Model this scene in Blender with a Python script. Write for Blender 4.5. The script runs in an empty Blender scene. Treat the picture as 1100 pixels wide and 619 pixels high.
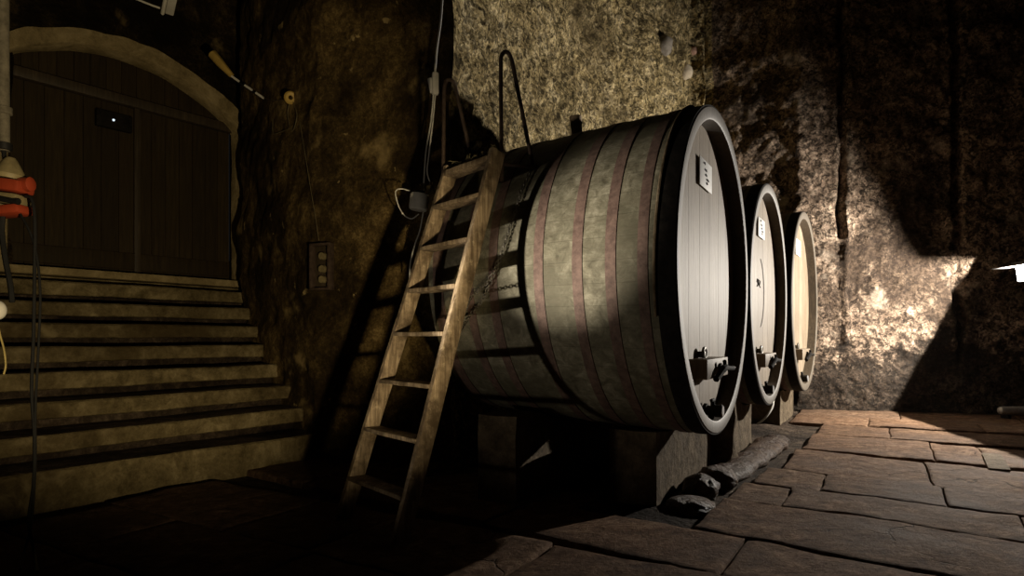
import bpy, bmesh, math, random
from mathutils import Vector, Matrix, noise

random.seed(7)
C = bpy.context.scene.collection
PI = math.pi
F, CX, CY, H = 680.0, 550.0, 362.0, 1.05          # camera: focal length and horizon on the 1100x619 frame, eye height


def V(*a):
    return Vector(a)


def ray(px, py, y):
    """world point seen at a pixel, at depth y"""
    return V((px - CX) / F * y, y, H - (py - CY) / F * y)


def on_plane(px, py, p, n):
    d = V((px - CX) / F, 1, -(py - CY) / F)
    o = V(0, 0, H)
    t = (p - o).dot(n) / d.dot(n)
    return o + d * t


def floor_pt(px, py, z=0.0):
    y = F * (H - z) / (py - CY)
    return V((px - CX) / F * y, y, z)


# ------------------------------------------------------------------ materials
class NT:
    def __init__(s, name):
        s.m = bpy.data.materials.new(name)
        s.m.use_nodes = True
        s.t = s.m.node_tree
        s.b = s.t.nodes['Principled BSDF']
        s.out = s.t.nodes['Material Output']
        s.co = s.t.nodes.new('ShaderNodeTexCoord').outputs['Object']

    def n(s, k, **kw):
        x = s.t.nodes.new(k)
        for a, b in kw.items():
            setattr(x, a, b)
        return x

    def l(s, a, b):
        if isinstance(a, (int, float)):
            b.default_value = a
        elif isinstance(a, (tuple, list)):
            b.default_value = tuple(a) + ((1.0,) if len(a) == 3 and b.type == 'RGBA' else ())
        else:
            s.t.links.new(a, b)

    def mapping(s, scale=(1, 1, 1), loc=(0, 0, 0), rot=(0, 0, 0), src=None):
        m = s.n('ShaderNodeMapping')
        s.l(src or s.co, m.inputs[0])
        m.inputs['Scale'].default_value = scale
        m.inputs['Location'].default_value = loc
        m.inputs['Rotation'].default_value = rot
        return m.outputs[0]

    def noise(s, scale, detail=6, rough=.6, vec=None, dist=0.0):
        x = s.n('ShaderNodeTexNoise')
        s.l(vec or s.co, x.inputs['Vector'])
        x.inputs['Scale'].default_value = scale
        x.inputs['Detail'].default_value = detail
        x.inputs['Roughness'].default_value = rough
        x.inputs['Distortion'].default_value = dist
        return x.outputs['Fac']

    def vor(s, scale, feature='F1', vec=None, rand=1.0):
        x = s.n('ShaderNodeTexVoronoi', feature=feature)
        s.l(vec or s.co, x.inputs['Vector'])
        x.inputs['Scale'].default_value = scale
        x.inputs['Randomness'].default_value = rand
        return x.outputs['Distance']

    def ramp(s, fac, *stops):
        x = s.n('ShaderNodeValToRGB')
        e = x.color_ramp.elements
        while len(e) < len(stops):
            e.new(.5)
        for el, (p, c) in zip(e, stops):
            el.position = p
            c = (c, c, c) if isinstance(c, (int, float)) else c
            el.color = (c[0], c[1], c[2], 1)
        s.l(fac, x.inputs[0])
        return x.outputs[0]

    def mix(s, fac, a, b, mode='MIX'):
        x = s.n('ShaderNodeMix', data_type='RGBA', blend_type=mode)
        s.l(fac, x.inputs['Factor'])
        s.l(a, x.inputs[6])
        s.l(b, x.inputs[7])
        return x.outputs[2]

    def math(s, op, a, b=0.0):
        x = s.n('ShaderNodeMath', operation=op)
        s.l(a, x.inputs[0])
        s.l(b, x.inputs[1])
        return x.outputs[0]

    def sep(s, src=None):
        x = s.n('ShaderNodeSeparateXYZ')
        s.l(src or s.co, x.inputs[0])
        return x.outputs

    def island(s):
        return s.n('ShaderNodeNewGeometry').outputs['Random Per Island']

    def bump(s, h, strength=.5, dist=.02):
        x = s.n('ShaderNodeBump')
        x.inputs['Strength'].default_value = strength
        x.inputs['Distance'].default_value = dist
        s.l(h, x.inputs['Height'])
        s.l(x.outputs[0], s.b.inputs['Normal'])

    def done(s, col, rough=.8, metal=0.0, spec=.3):
        s.l(col, s.b.inputs['Base Color'])
        s.l(rough, s.b.inputs['Roughness'])
        s.b.inputs['Metallic'].default_value = metal
        s.b.inputs['Specular IOR Level'].default_value = spec
        return s.m


def rock(name, dark, mid, light, soot=(.42, .62), sootcol=(.012, .009, .006), scale=1.0, bump=.9, fleck=None, grain=.35, damp_shade=None, pebble=False, specks=None):
    k = NT(name)
    n1 = k.noise(.75 * scale, 5, .55)
    n2 = k.noise(4.5 * scale, 9, .68, dist=.4)
    n3 = k.noise(24 * scale, 7, .7)
    n4 = k.noise(60 * scale, 4, .65)
    v1 = k.vor(15 * scale, 'SMOOTH_F1')
    cell = None
    if pebble:
        cells = []
        for sc_ in (17, 41):
            vx = k.n('ShaderNodeTexVoronoi', feature='F1')
            wv = k.n('ShaderNodeVectorMath', operation='ADD')
            ns = k.n('ShaderNodeTexNoise')
            k.l(k.co, ns.inputs['Vector'])
            ns.inputs['Scale'].default_value = 9
            ns.inputs['Detail'].default_value = 4
            vm = k.n('ShaderNodeVectorMath', operation='SCALE')
            k.l(ns.outputs['Color'], vm.inputs[0])
            vm.inputs['Scale'].default_value = .12
            k.l(k.co, wv.inputs[0])
            k.l(vm.outputs[0], wv.inputs[1])
            k.l(wv.outputs[0], vx.inputs['Vector'])
            vx.inputs['Scale'].default_value = sc_ * scale
            cells.append(k.sep(vx.outputs['Color'])[0])
        cell = k.math('ADD', k.math('MULTIPLY', cells[0], .45), k.math('MULTIPLY', cells[1], .55))
    g = k.math('ADD', k.math('MULTIPLY', n2, 1 - grain), k.math('MULTIPLY', n3, grain * .55))
    g = k.math('ADD', g, k.math('MULTIPLY', n4, grain * .45))
    col = k.ramp(g, (.38, dark), (.5, mid), (.62, light))
    if pebble:
        col = k.mix(1.0, col, k.ramp(cell, (.22, .22), (.5, .85), (.78, 1.7)), 'MULTIPLY')
    sooty = k.mix(.5, sootcol, k.mix(1.0, col, (.3, .28, .25), 'MULTIPLY'))
    col = k.mix(k.ramp(n1, (soot[0], 1.0), (soot[1], 0.0)), col, sooty)
    if fleck:
        f = k.ramp(k.noise(2.3 * scale, 4, .5, vec=k.mapping(loc=(3, 7, 1))), (.60, 0.0), (.70, 1.0))
        f = k.math('MULTIPLY', f, k.ramp(n2, (.42, .15), (.55, 1.0)))
        col = k.mix(k.math('MULTIPLY', f, .75), col, fleck)
    if specks:
        f = k.ramp(k.noise(7.5 * scale, 5, .6, vec=k.mapping(loc=(1, 4, 9))), (.64, 0.0), (.69, 1.0))
        f = k.math('MULTIPLY', f, k.ramp(k.noise(1.4, 3, .5, vec=k.mapping(loc=(6, 1, 2))), (.46, .0), (.58, .9)))
        col = k.mix(f, col, specks)
    if damp_shade:
        # dampness and the dimmer light low on the wall, both painted, ragged edge
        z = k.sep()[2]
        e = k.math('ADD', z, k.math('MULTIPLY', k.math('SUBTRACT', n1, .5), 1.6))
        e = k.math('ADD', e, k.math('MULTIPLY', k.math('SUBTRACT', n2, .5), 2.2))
        col = k.mix(k.ramp(e, (damp_shade[0], .9), (damp_shade[1], 0.0)), col, k.mix(.5, (.026, .022, .018), k.mix(1.0, col, (.22, .21, .2), 'MULTIPLY')))
    h = k.math('ADD', k.math('ADD', k.math('MULTIPLY', n2, 1.2), k.math('MULTIPLY', n3, .55)), k.math('MULTIPLY', v1, -.5))
    h = k.math('ADD', h, k.math('MULTIPLY', n4, .25))
    k.bump(h, bump, .06)
    return k.done(col, .92, 0, .15)


M = {}
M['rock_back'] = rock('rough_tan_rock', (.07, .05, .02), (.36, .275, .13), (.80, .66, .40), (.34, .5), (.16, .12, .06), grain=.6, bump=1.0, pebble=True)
M['rock_end'] = rock('rough_reddish_rock', (.04, .028, .02), (.19, .137, .098), (.46, .355, .265), (.34, .5), (.045, .032, .024), fleck=(.44, .36, .28), grain=.5, damp_shade=(.75, 1.4), pebble=True)
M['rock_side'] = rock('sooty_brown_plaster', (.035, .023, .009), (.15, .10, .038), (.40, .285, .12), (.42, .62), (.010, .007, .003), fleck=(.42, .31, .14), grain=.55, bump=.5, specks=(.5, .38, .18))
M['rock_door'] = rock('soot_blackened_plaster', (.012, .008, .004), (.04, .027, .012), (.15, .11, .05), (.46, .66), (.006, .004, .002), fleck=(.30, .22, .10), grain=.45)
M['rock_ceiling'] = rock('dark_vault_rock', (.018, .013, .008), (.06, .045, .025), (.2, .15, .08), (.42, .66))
M['arch_stone'] = rock('dressed_arch_stone', (.17, .13, .065), (.30, .235, .12), (.45, .36, .2), (.2, .34), (.08, .06, .03), bump=.35)
M['step_stone'] = rock('worn_step_stone', (.085, .065, .03), (.20, .158, .08), (.36, .295, .165), (.36, .56), (.075, .052, .024), bump=.5, fleck=(.38, .31, .17))
M['block_stone'] = rock('tooled_sandstone', (.06, .045, .029), (.12, .092, .06), (.2, .155, .105), (.28, .45), (.06, .05, .04), scale=1.6, bump=.5)
M['dirt_step_shade'] = rock('damp_earth_step_shade', (.03, .022, .015), (.07, .05, .035), (.16, .12, .085), (.36, .58), (.02, .014, .01), scale=2.2, bump=.8)
M['gutter'] = rock('wet_gutter_stone', (.035, .021, .013), (.09, .055, .035), (.18, .12, .08), (.3, .5), (.03, .022, .018), scale=2.4, bump=.7)
M['gutter'].node_tree.nodes['Principled BSDF'].inputs['Roughness'].default_value = .42


def slab_mat():
    k = NT('paving_sandstone')
    r = k.island()
    n1 = k.noise(1.6, 6, .6)
    n2 = k.noise(9, 11, .74)
    n3 = k.noise(38, 6, .7)
    st = k.noise(4, 8, .72, vec=k.mapping((1.0, 3.2, 1), rot=(0, 0, .53)))
    g = k.math('ADD', k.math('MULTIPLY', n2, .55), k.math('ADD', k.math('MULTIPLY', n3, .25), k.math('MULTIPLY', st, .2)))
    col = k.ramp(g, (.40, (.06, .036, .022)), (.5, (.155, .100, .064)), (.60, (.31, .218, .15)))
    col = k.mix(k.ramp(n1, (.36, .7), (.6, 0.0)), col, (.085, .056, .04))
    tint = k.ramp(r, (0, (.70, .64, .58)), (.5, (1, .90, .82)), (1, (1.0, .97, .94)))
    col = k.mix(1.0, col, tint, 'MULTIPLY')
    # hairline cracks
    wv = k.n('ShaderNodeVectorMath', operation='ADD')
    nz = k.n('ShaderNodeTexNoise')
    k.l(k.co, nz.inputs['Vector'])
    nz.inputs['Scale'].default_value = 3.0
    nz.inputs['Detail'].default_value = 5
    sc_ = k.n('ShaderNodeVectorMath', operation='SCALE')
    k.l(nz.outputs['Color'], sc_.inputs[0])
    sc_.inputs['Scale'].default_value = .6
    k.l(k.co, wv.inputs[0])
    k.l(sc_.outputs[0], wv.inputs[1])
    ve = k.vor(.75, 'DISTANCE_TO_EDGE', vec=wv.outputs[0])
    crack = k.ramp(ve, (.0, 1.0), (.006, 0.0))
    crack = k.math('MULTIPLY', crack, k.ramp(k.noise(1.1, 2, .5, vec=k.mapping(loc=(5, 2, 0))), (.5, 0.0), (.56, 1.0)))
    col = k.mix(k.math('MULTIPLY', crack, .8), col, (.02, .014, .01))
    h = k.math('ADD', k.math('ADD', k.math('MULTIPLY', n2, 1.1), k.math('MULTIPLY', st, .5)), k.math('MULTIPLY', n3, .4))
    h = k.math('SUBTRACT', h, k.math('MULTIPLY', crack, .6))
    k.bump(h, .8, .03)
    rough = k.ramp(n1, (.3, .78), (.7, .95))
    return k.done(col, rough, 0, .12)


M['slab'] = slab_mat()


def stave_mat():
    k = NT('weathered_oak_staves')
    x, y, z = k.sep()[0:3]
    ang = k.math('ARCTAN2', k.math('SUBTRACT', z, 1.025), y)
    u = k.math('MULTIPLY', ang, 52 / (2 * PI))
    fr = k.math('FRACT', u)
    d = k.math('MINIMUM', fr, k.math('SUBTRACT', 1.0, fr))
    seam = k.ramp(d, (.0, 0.0), (.02, 1.0))
    n1 = k.noise(2.6, 8, .65)
    n2 = k.noise(14, 8, .7, dist=.6)
    gr = k.noise(9, 7, .65, vec=k.mapping((1.2, 10, 10)))
    col = k.ramp(n2, (.34, (.07, .064, .042)), (.52, (.19, .178, .128)), (.68, (.34, .32, .245)))
    col = k.mix(k.ramp(n1, (.38, .85), (.58, 0.0)), col, (.075, .07, .046))
    col = k.mix(k.math('MULTIPLY', k.ramp(gr, (.4, 0.0), (.65, 1.0)), .35), col, (.12, .10, .07))
    col = k.mix(k.math('MAXIMUM', seam, .55), (.06, .054, .036), col)
    h = k.math('ADD', k.math('ADD', k.math('MULTIPLY', seam, .2), k.math('MULTIPLY', gr, .5)), k.math('MULTIPLY', n2, .4))
    k.bump(h, .35, .012)
    return k.done(col, .72, 0, .3)


M['stave'] = stave_mat()


def head_mat(name, a, b, c):
    k = NT(name)
    r = k.island()
    gr = k.noise(4, 9, .7, vec=k.mapping((14, 14, .8)))
    bl = k.noise(1.8, 6, .6)
    col = k.ramp(gr, (.3, a), (.52, b), (.75, c))
    col = k.mix(k.ramp(bl, (.35, .5), (.6, 0.0)), col, a)
    col = k.mix(1.0, col, k.ramp(r, (0, (.80, .78, .74)), (1, (1.05, 1.05, 1.05))), 'MULTIPLY')
    k.bump(gr, .3, .01)
    return k.done(col, .6, 0, .35)


M['head'] = head_mat('grey_oak_head_boards', (.155, .115, .075), (.30, .24, .172), (.44, .37, .285))
M['chime'] = head_mat('grey_end_grain_oak', (.075, .062, .047), (.135, .115, .09), (.21, .185, .15))
M['oak_dark_chime_shade'] = head_mat('dark_oak_beam_chime_shade', (.03, .022, .014), (.065, .048, .03), (.12, .09, .06))


def iron(name, a, b, rough=.7, metal=.35, spec=.4):
    k = NT(name)
    n1 = k.noise(22, 8, .7)
    col = k.ramp(n1, (.35, a), (.65, b))
    k.bump(n1, .4, .006)
    return k.done(col, rough, metal, spec)


M['hoop'] = iron('rusty_hoop_iron', (.075, .046, .038), (.165, .108, .088), .75, .0)
M['iron'] = iron('blackened_iron', (.008, .007, .006), (.02, .017, .015), .8, .0, .08)
M['rust_pipe'] = iron('rust_brown_pipe', (.045, .03, .022), (.11, .075, .055), .65, .3)
M['chain'] = iron('old_grey_chain', (.10, .09, .075), (.26, .24, .2), .5, .6)
M['brass'] = iron('dull_tap_metal', (.015, .013, .010), (.035, .03, .024), .7, .0, .12)
M['pale_metal'] = iron('pale_galvanised_metal', (.4, .4, .4), (.6, .6, .6), .4, .5)
M['grey_paint'] = iron('chalky_grey_paint', (.08, .07, .05), (.17, .15, .11), .8, 0)


def ladder_mat():
    k = NT('worn_ladder_pine')
    gr = k.noise(3, 9, .7, vec=k.mapping((16, 16, 1.1)))
    bl = k.noise(5, 7, .65)
    sp = k.noise(26, 5, .6)
    col = k.ramp(gr, (.32, (.085, .06, .036)), (.52, (.28, .212, .138)), (.72, (.52, .42, .29)))
    col = k.mix(k.ramp(bl, (.40, .9), (.58, 0.0)), col, (.06, .04, .021))
    col = k.mix(k.math('MULTIPLY', k.ramp(sp, (.6, 0.0), (.72, 1.0)), .4), col, (.55, .45, .3))
    k.bump(k.math('ADD', gr, k.math('MULTIPLY', sp, .5)), .5, .008)
    return k.done(col, .7, 0, .3)


M['ladder'] = ladder_mat()


def door_mat():
    k = NT('sooty_door_boards')
    x, y, z = k.sep()[0:3]
    gr = k.noise(3, 8, .7, vec=k.mapping((12, 12, .8)))
    bl = k.noise(1.6, 6, .6)
    col = k.ramp(gr, (.3, (.016, .010, .004)), (.6, (.046, .031, .012)), (.8, (.075, .05, .022)))
    col = k.mix(k.ramp(bl, (.35, .7), (.6, 0.0)), col, (.03, .02, .008))
    col = k.mix(1.0, col, k.ramp(k.island(), (0, (.75, .75, .75)), (1, (1.1, 1.1, 1.1))), 'MULTIPLY')
    k.bump(gr, .4, .01)
    return k.done(col, .75, 0, .25)


M['door'] = door_mat()


def plain(name, col, rough=.6, metal=0.0, spec=.3, var=.15):
    k = NT(name)
    n = k.noise(18, 5, .6)
    c2 = tuple(c * (1 - var * 2) for c in col)
    c = k.ramp(n, (.35, c2), (.65, col))
    k.bump(n, .15, .004)
    return k.done(c, rough, metal, spec)


M['paper'] = plain('white_label_card', (.93, .93, .91), .6, var=.02)
M['ink'] = plain('dark_ink', (.03, .03, .05), .8)
M['chalk'] = plain('dark_stamp', (.09, .075, .06), .9)
M['white_plastic'] = plain('white_cable_plastic', (.72, .70, .64), .45, var=.06)
M['grey_plastic'] = plain('grey_box_plastic', (.78, .75, .68), .55, var=.1)
M['black_rubber'] = plain('black_rubber', (.012, .012, .012), .5)
M['red_plastic'] = plain('red_connector_plastic', (.30, .045, .018), .45, var=.08)
M['cream_plastic'] = plain('dirty_cream_plastic', (.28, .23, .12), .5, var=.2)
M['yellow_plastic'] = plain('yellowed_ceramic', (.55, .38, .10), .5, var=.1)
M['cream_stone'] = rock('cream_stone', (.4, .32, .22), (.6, .5, .36), (.75, .65, .5), (.1, .2), bump=.3)
M['pink_stone'] = rock('pink_stone', (.35, .2, .14), (.5, .3, .22), (.6, .4, .3), (.1, .2), bump=.3)
M['grey_stone'] = rock('grey_stone', (.12, .10, .08), (.24, .21, .17), (.36, .32, .27), (.1, .2), bump=.3)
M['dull_wire'] = plain('dull_wire', (.20, .165, .09), .6)
M['yellow_wire'] = plain('yellowed_cord', (.5, .4, .15), .6)
M['bung'] = plain('pale_bung_wood', (.62, .46, .30), .7)
M['straw'] = plain('dusty_straw', (.20, .17, .09), .9)
M['lamp_body'] = plain('black_lamp_housing', (.03, .03, .03), .5)


def emit(name, col, st):
    m = bpy.data.materials.new(name)
    m.use_nodes = True
    b = m.node_tree.nodes['Principled BSDF']
    b.inputs['Base Color'].default_value = (0, 0, 0, 1)
    b.inputs['Emission Color'].default_value = (*col, 1)
    b.inputs['Emission Strength'].default_value = st
    return m


M['lamp_glow'] = emit('lit_flood_lens', (.93, .97, 1.0), 30)
M['daylight'] = emit('daylight_behind_gap', (.75, .88, 1.0), 1.2)
M['daylight_dim'] = emit('dim_daylight_behind_gap', (.3, .42, .6), .03)


# ------------------------------------------------------------------ mesh helpers
class MB:
    def __init__(s):
        s.bm = bmesh.new()

    def face(s, vs):
        try:
            return s.bm.faces.new(vs)
        except ValueError:
            return None

    def box(s, c, size, mtx=None, bev=0.0, seg=2):
        r = bmesh.ops.create_cube(s.bm, size=1.0)
        vs = r['verts']
        bmesh.ops.scale(s.bm, vec=Vector(size), verts=vs)
        if bev:
            es = list({e for v in vs for e in v.link_edges})
            r2 = bmesh.ops.bevel(s.bm, geom=es, offset=bev, segments=seg, affect='EDGES', profile=.5)
            vs = list({v for f in r2['faces'] for v in f.verts} | {v for v in vs if v.is_valid})
        T = Matrix.Translation(Vector(c)) @ (mtx.to_4x4() if mtx else Matrix.Identity(4))
        for v in vs:
            v.co = T @ v.co
        return vs

    def tube(s, pts, r, n=10, closed=False, cap=True):
        pts = [Vector(p) for p in pts]
        N = len(pts)
        rad = r if isinstance(r, (list, tuple)) else [r] * N
        rings = []
        up = None
        for i, p in enumerate(pts):
            a = pts[(i - 1) % N] if (closed or i > 0) else p
            b = pts[(i + 1) % N] if (closed or i < N - 1) else p
            t = (b - a).normalized()
            if up is None:
                up = V(0, 0, 1) if abs(t.z) < .9 else V(1, 0, 0)
            x = up.cross(t).normalized()
            y = t.cross(x).normalized()
            up = y
            rings.append([s.bm.verts.new(p + (x * math.cos(k * 2 * PI / n) + y * math.sin(k * 2 * PI / n)) * rad[i]) for k in range(n)])
        M_ = N if closed else N - 1
        for i in range(M_):
            A, B = rings[i], rings[(i + 1) % N]
            for k in range(n):
                s.face((A[k], A[(k + 1) % n], B[(k + 1) % n], B[k]))
        if cap and not closed:
            s.face(rings[0][::-1])
            s.face(rings[-1])

    def lathe(s, prof, axis='x', c=(0, 0, 0), n=96, closed=False, mtx=None):
        """prof: list of (along, radius); revolve round an axis through c"""
        rings = []
        c = Vector(c)
        for a, r in prof:
            ring = []
            for k in range(n):
                t = 2 * PI * k / n
                if axis == 'x':
                    p = V(a, r * math.cos(t), r * math.sin(t))
                elif axis == 'y':
                    p = V(r * math.sin(t), a, r * math.cos(t))
                else:
                    p = V(r * math.cos(t), r * math.sin(t), a)
                if mtx:
                    p = mtx @ p
                ring.append(s.bm.verts.new(c + p))
            rings.append(ring)
        L = len(rings)
        for i in range(L if closed else L - 1):
            A, B = rings[i], rings[(i + 1) % L]
            for k in range(n):
                s.face((A[k], A[(k + 1) % n], B[(k + 1) % n], B[k]))
        if not closed:
            s.face(rings[0])
            s.face(rings[-1])

    def prism(s, poly, ext):
        """poly: list of 3D points, extruded by the vector ext"""
        a = [s.bm.verts.new(Vector(p)) for p in poly]
        b = [s.bm.verts.new(Vector(p) + Vector(ext)) for p in poly]
        n = len(a)
        s.face(a[::-1])
        s.face(b)
        for i in range(n):
            s.face((a[i], a[(i + 1) % n], b[(i + 1) % n], b[i]))

    def build(s, name, m, parent=None, smooth=True, angle=35, roughen=0.0, rs=6.0):
        bmesh.ops.recalc_face_normals(s.bm, faces=s.bm.faces)
        if roughen:
            for v in s.bm.verts:
                v.co += noise.noise_vector(v.co * rs) * roughen
        me = bpy.data.meshes.new(name)
        s.bm.to_mesh(me)
        s.bm.free()
        me.materials.append(m)
        if smooth:
            me.polygons.foreach_set('use_smooth', [True] * len(me.polygons))
            me.set_sharp_from_angle(angle=math.radians(angle))
        o = bpy.data.objects.new(name, me)
        C.objects.link(o)
        if parent:
            o.parent = parent
        return o


def tag(o, label, cat, group=None, kind=None):
    o['label'] = label
    o['category'] = cat
    if group:
        o['group'] = group
    if kind:
        o['kind'] = kind
    return o


def thing(name, label, cat, loc=(0, 0, 0), rz=0.0, group=None):
    o = bpy.data.objects.new(name, None)
    o.empty_display_size = .1
    C.objects.link(o)
    o.location = loc
    o.rotation_euler = (0, 0, rz)
    return tag(o, label, cat, group)


def struct(o):
    o['kind'] = 'structure'
    return o


def dup(root):
    r = root.copy()
    C.objects.link(r)
    for ch in list(root.children):
        c = ch.copy()
        C.objects.link(c)
        c.parent = r
        for g in list(ch.children):
            d = g.copy()
            C.objects.link(d)
            d.parent = c
    return r


def smooth_path(pts, n=8):
    """Catmull-Rom through the points"""
    P = [Vector(p) for p in pts]
    P = [P[0] * 2 - P[1]] + P + [P[-1] * 2 - P[-2]]
    out = []
    for i in range(1, len(P) - 2):
        a, b, c, d = P[i - 1:i + 3]
        for k in range(n):
            t = k / n
            out.append(.5 * ((2 * b) + (c - a) * t + (2 * a - 5 * b + 4 * c - d) * t * t + (3 * b - 3 * c + d - a) * t ** 3))
    out.append(P[-2])
    return out


def fbm(p, o=5):
    return noise.fractal(p, .9, 2.1, o, noise_basis='PERLIN_ORIGINAL')


# ------------------------------------------------------------------ frame of the barrel row
TH = math.radians(30.3)
C0 = V(1.3345, 4.058, 0)
U = V(math.sin(TH), math.cos(TH), 0)              # along the row, away from the camera
A = V(math.cos(TH), -math.sin(TH), 0)             # out of the heads, into the aisle


def ua(u, a, z=0.0):
    return C0 + U * u + A * a + V(0, 0, z)


# ------------------------------------------------------------------ walls
ROOM = V(1.0, 3.5, 0)


def wall(name, pts, z0, z1, res, amp, m, extra=None, keep=None, lump=.03):
    P = [V(p[0], p[1], 0) for p in pts]
    L = [0.0]
    for a, b in zip(P, P[1:]):
        L.append(L[-1] + (b - a).length)
    nseg = max(2, int(L[-1] / res))
    nz = int((z1 - z0) / res)
    nrm = []
    for a, b in zip(P, P[1:]):
        d = (b - a).normalized()
        n = V(-d.y, d.x, 0)
        if n.dot(ROOM - (a + b) / 2) < 0:
            n = -n
        nrm.append(n)
    bm = bmesh.new()
    grid = []
    for i in range(nseg + 1):
        w = L[-1] * i / nseg
        j = max(k for k in range(len(P) - 1) if L[k] <= w + 1e-9)
        t = (w - L[j]) / (L[j + 1] - L[j])
        p = P[j].lerp(P[j + 1], t)
        n = nrm[j].copy()
        # blend the normal across plan corners
        if t > .8 and j + 1 < len(nrm):
            n = n.lerp(nrm[j + 1], (t - .8) / .4)
        elif t < .2 and j > 0:
            n = n.lerp(nrm[j - 1], (.2 - t) / .4)
        n.normalize()
        e = min(1.0, min(w, L[-1] - w) / .25)
        col = []
        for k in range(nz + 1):
            z = z0 + (z1 - z0) * k / nz
            q = p + V(0, 0, z)
            d = fbm(q * 1.1 + V(9, 2, 4), 3) * amp + fbm(q * 4.3, 5) * amp * .45
            if lump:
                vd = noise.voronoi(q * 5.0)[0]
                v2 = noise.voronoi(q * 12.0)[0]
                d += lump * (.5 - min(1.0, vd[0] * 1.6)) + lump * .5 * (.5 - min(1.0, v2[0] * 1.5))
            d *= e
            ev = V(0, 0, 0)
            if extra:
                ex = extra(q, w)
                if isinstance(ex, Vector):
                    ev = ex
                else:
                    d += ex
            # shared jitter so that neighbouring walls meet
            q = q + ev + n * d + V(noise.noise(V(1.7, 3.1, z * 2.3)), noise.noise(V(8.2, 4.4, z * 2.3)), 0) * .06
            col.append(bm.verts.new(q))
        grid.append(col)
    for i in range(nseg):
        for k in range(nz):
            if keep:
                w = L[-1] * (i + .5) / nseg
                z = z0 + (z1 - z0) * (k + .5) / nz
                if not keep(w, z):
                    continue
            bm.faces.new((grid[i][k], grid[i + 1][k], grid[i + 1][k + 1], grid[i][k + 1]))
    for v in [v for v in bm.verts if not v.link_faces]:
        bm.verts.remove(v)
    mb = MB()
    mb.bm.free()
    mb.bm = bm
    o = mb.build(name, m, angle=80)
    # make the faces look into the room
    me = o.data
    f = me.polygons[len(me.polygons) // 2]
    if f.normal.dot(ROOM + V(0, 0, 1.5) - f.center) < 0:
        me.flip_normals()
    return struct(o)


TOP = 7.4
# door wall: stairs climb towards it
SD = V(-.789, .614, 0).normalized()               # up the stairs
SW = V(.614, .789, 0).normalized()                # along the steps, away from the camera
DOOR0 = V(-4.576, 5.763, 0)                        # left end of the door sill, plane of the leaves
AR_R, AR_C, AR_W = 1.705, 2.168, .91


def arch_z(w, grow=0.0):
    x = w - AR_W
    r = AR_R + grow
    return AR_C + math.sqrt(max(.0, r * r - x * x)) if abs(x) < r else 0


WALL0 = DOOR0 - SD * .16
wstart = -2.2
wl_pts = [(WALL0 + SW * wstart), (WALL0 + SW * 2.30)]


def keep_door(w, z):
    w = w + wstart
    return not (-.05 < w < 2.11 and 1.4 < z < arch_z(w, .05))


JAMB = WALL0 + SW * 2.30
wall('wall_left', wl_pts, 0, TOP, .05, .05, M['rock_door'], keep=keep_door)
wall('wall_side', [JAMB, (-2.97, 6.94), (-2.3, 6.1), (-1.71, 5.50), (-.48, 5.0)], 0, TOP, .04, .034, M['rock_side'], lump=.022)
def sst(x):
    x = max(0.0, min(1.0, x))
    return x * x * (3 - 2 * x)


def back_extra(q, w):
    return V(.64, -.36, 0) * (sst((q.z - 2.5) / .7) * sst((w - 3.0) / 2.8) * (1 - sst((w - 5.95) / .9)))


wall('wall_back', [(-.48, 5.0), (2.15, 10.25), (3.1, 9.85)], 0, TOP, .035, .07, M['rock_back'], lump=.06, extra=back_extra)


def end_extra(q, w):
    d = 0.0
    t = (q.x - 4.665) / .055
    if abs(t) < 1 and q.z > 2.45:
        d -= .13 * (1 - t * t)
    t = (q.x - 4.735) / .05
    if abs(t) < 1 and .95 < q.z < 2.9:
        d += .05 * (1 - t * t)
    wd = .075 if q.z > 1.25 else .075 * max(0.0, (q.z - .6) / .65)
    if wd > 0:
        t = (q.x - (6.17 - (q.z - 1.2) * .02)) / wd
        if abs(t) < 1:
            d -= .16 * min(1.0, 2 * (1 - abs(t)))
    return d


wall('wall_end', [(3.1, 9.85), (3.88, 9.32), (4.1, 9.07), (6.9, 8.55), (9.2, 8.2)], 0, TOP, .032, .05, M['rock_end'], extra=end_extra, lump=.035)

# ceiling: rough vault
bm = bmesh.new()
gx, gy = 70, 60
g = []
for i in range(gx + 1):
    row = []
    for j in range(gy + 1):
        x = -7.5 + 17 * i / gx
        y = -.5 + 11.5 * j / gy
        a = (V(x, y, 0) - C0).dot(A)
        z = 7.2 - .022 * (a - .5) ** 2 + .12 * fbm(V(x, y, 5) * .9, 4) + .05 * fbm(V(x, y, 1) * 3.5, 3)
        row.append(bm.verts.new((x, y, z)))
    g.append(row)
for i in range(gx):
    for j in range(gy):
        bm.faces.new((g[i][j], g[i][j + 1], g[i + 1][j + 1], g[i + 1][j]))
mb = MB()
mb.bm.free()
mb.bm = bm
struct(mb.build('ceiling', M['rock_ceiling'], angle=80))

# ------------------------------------------------------------------ floor
bm = bmesh.new()


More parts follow.
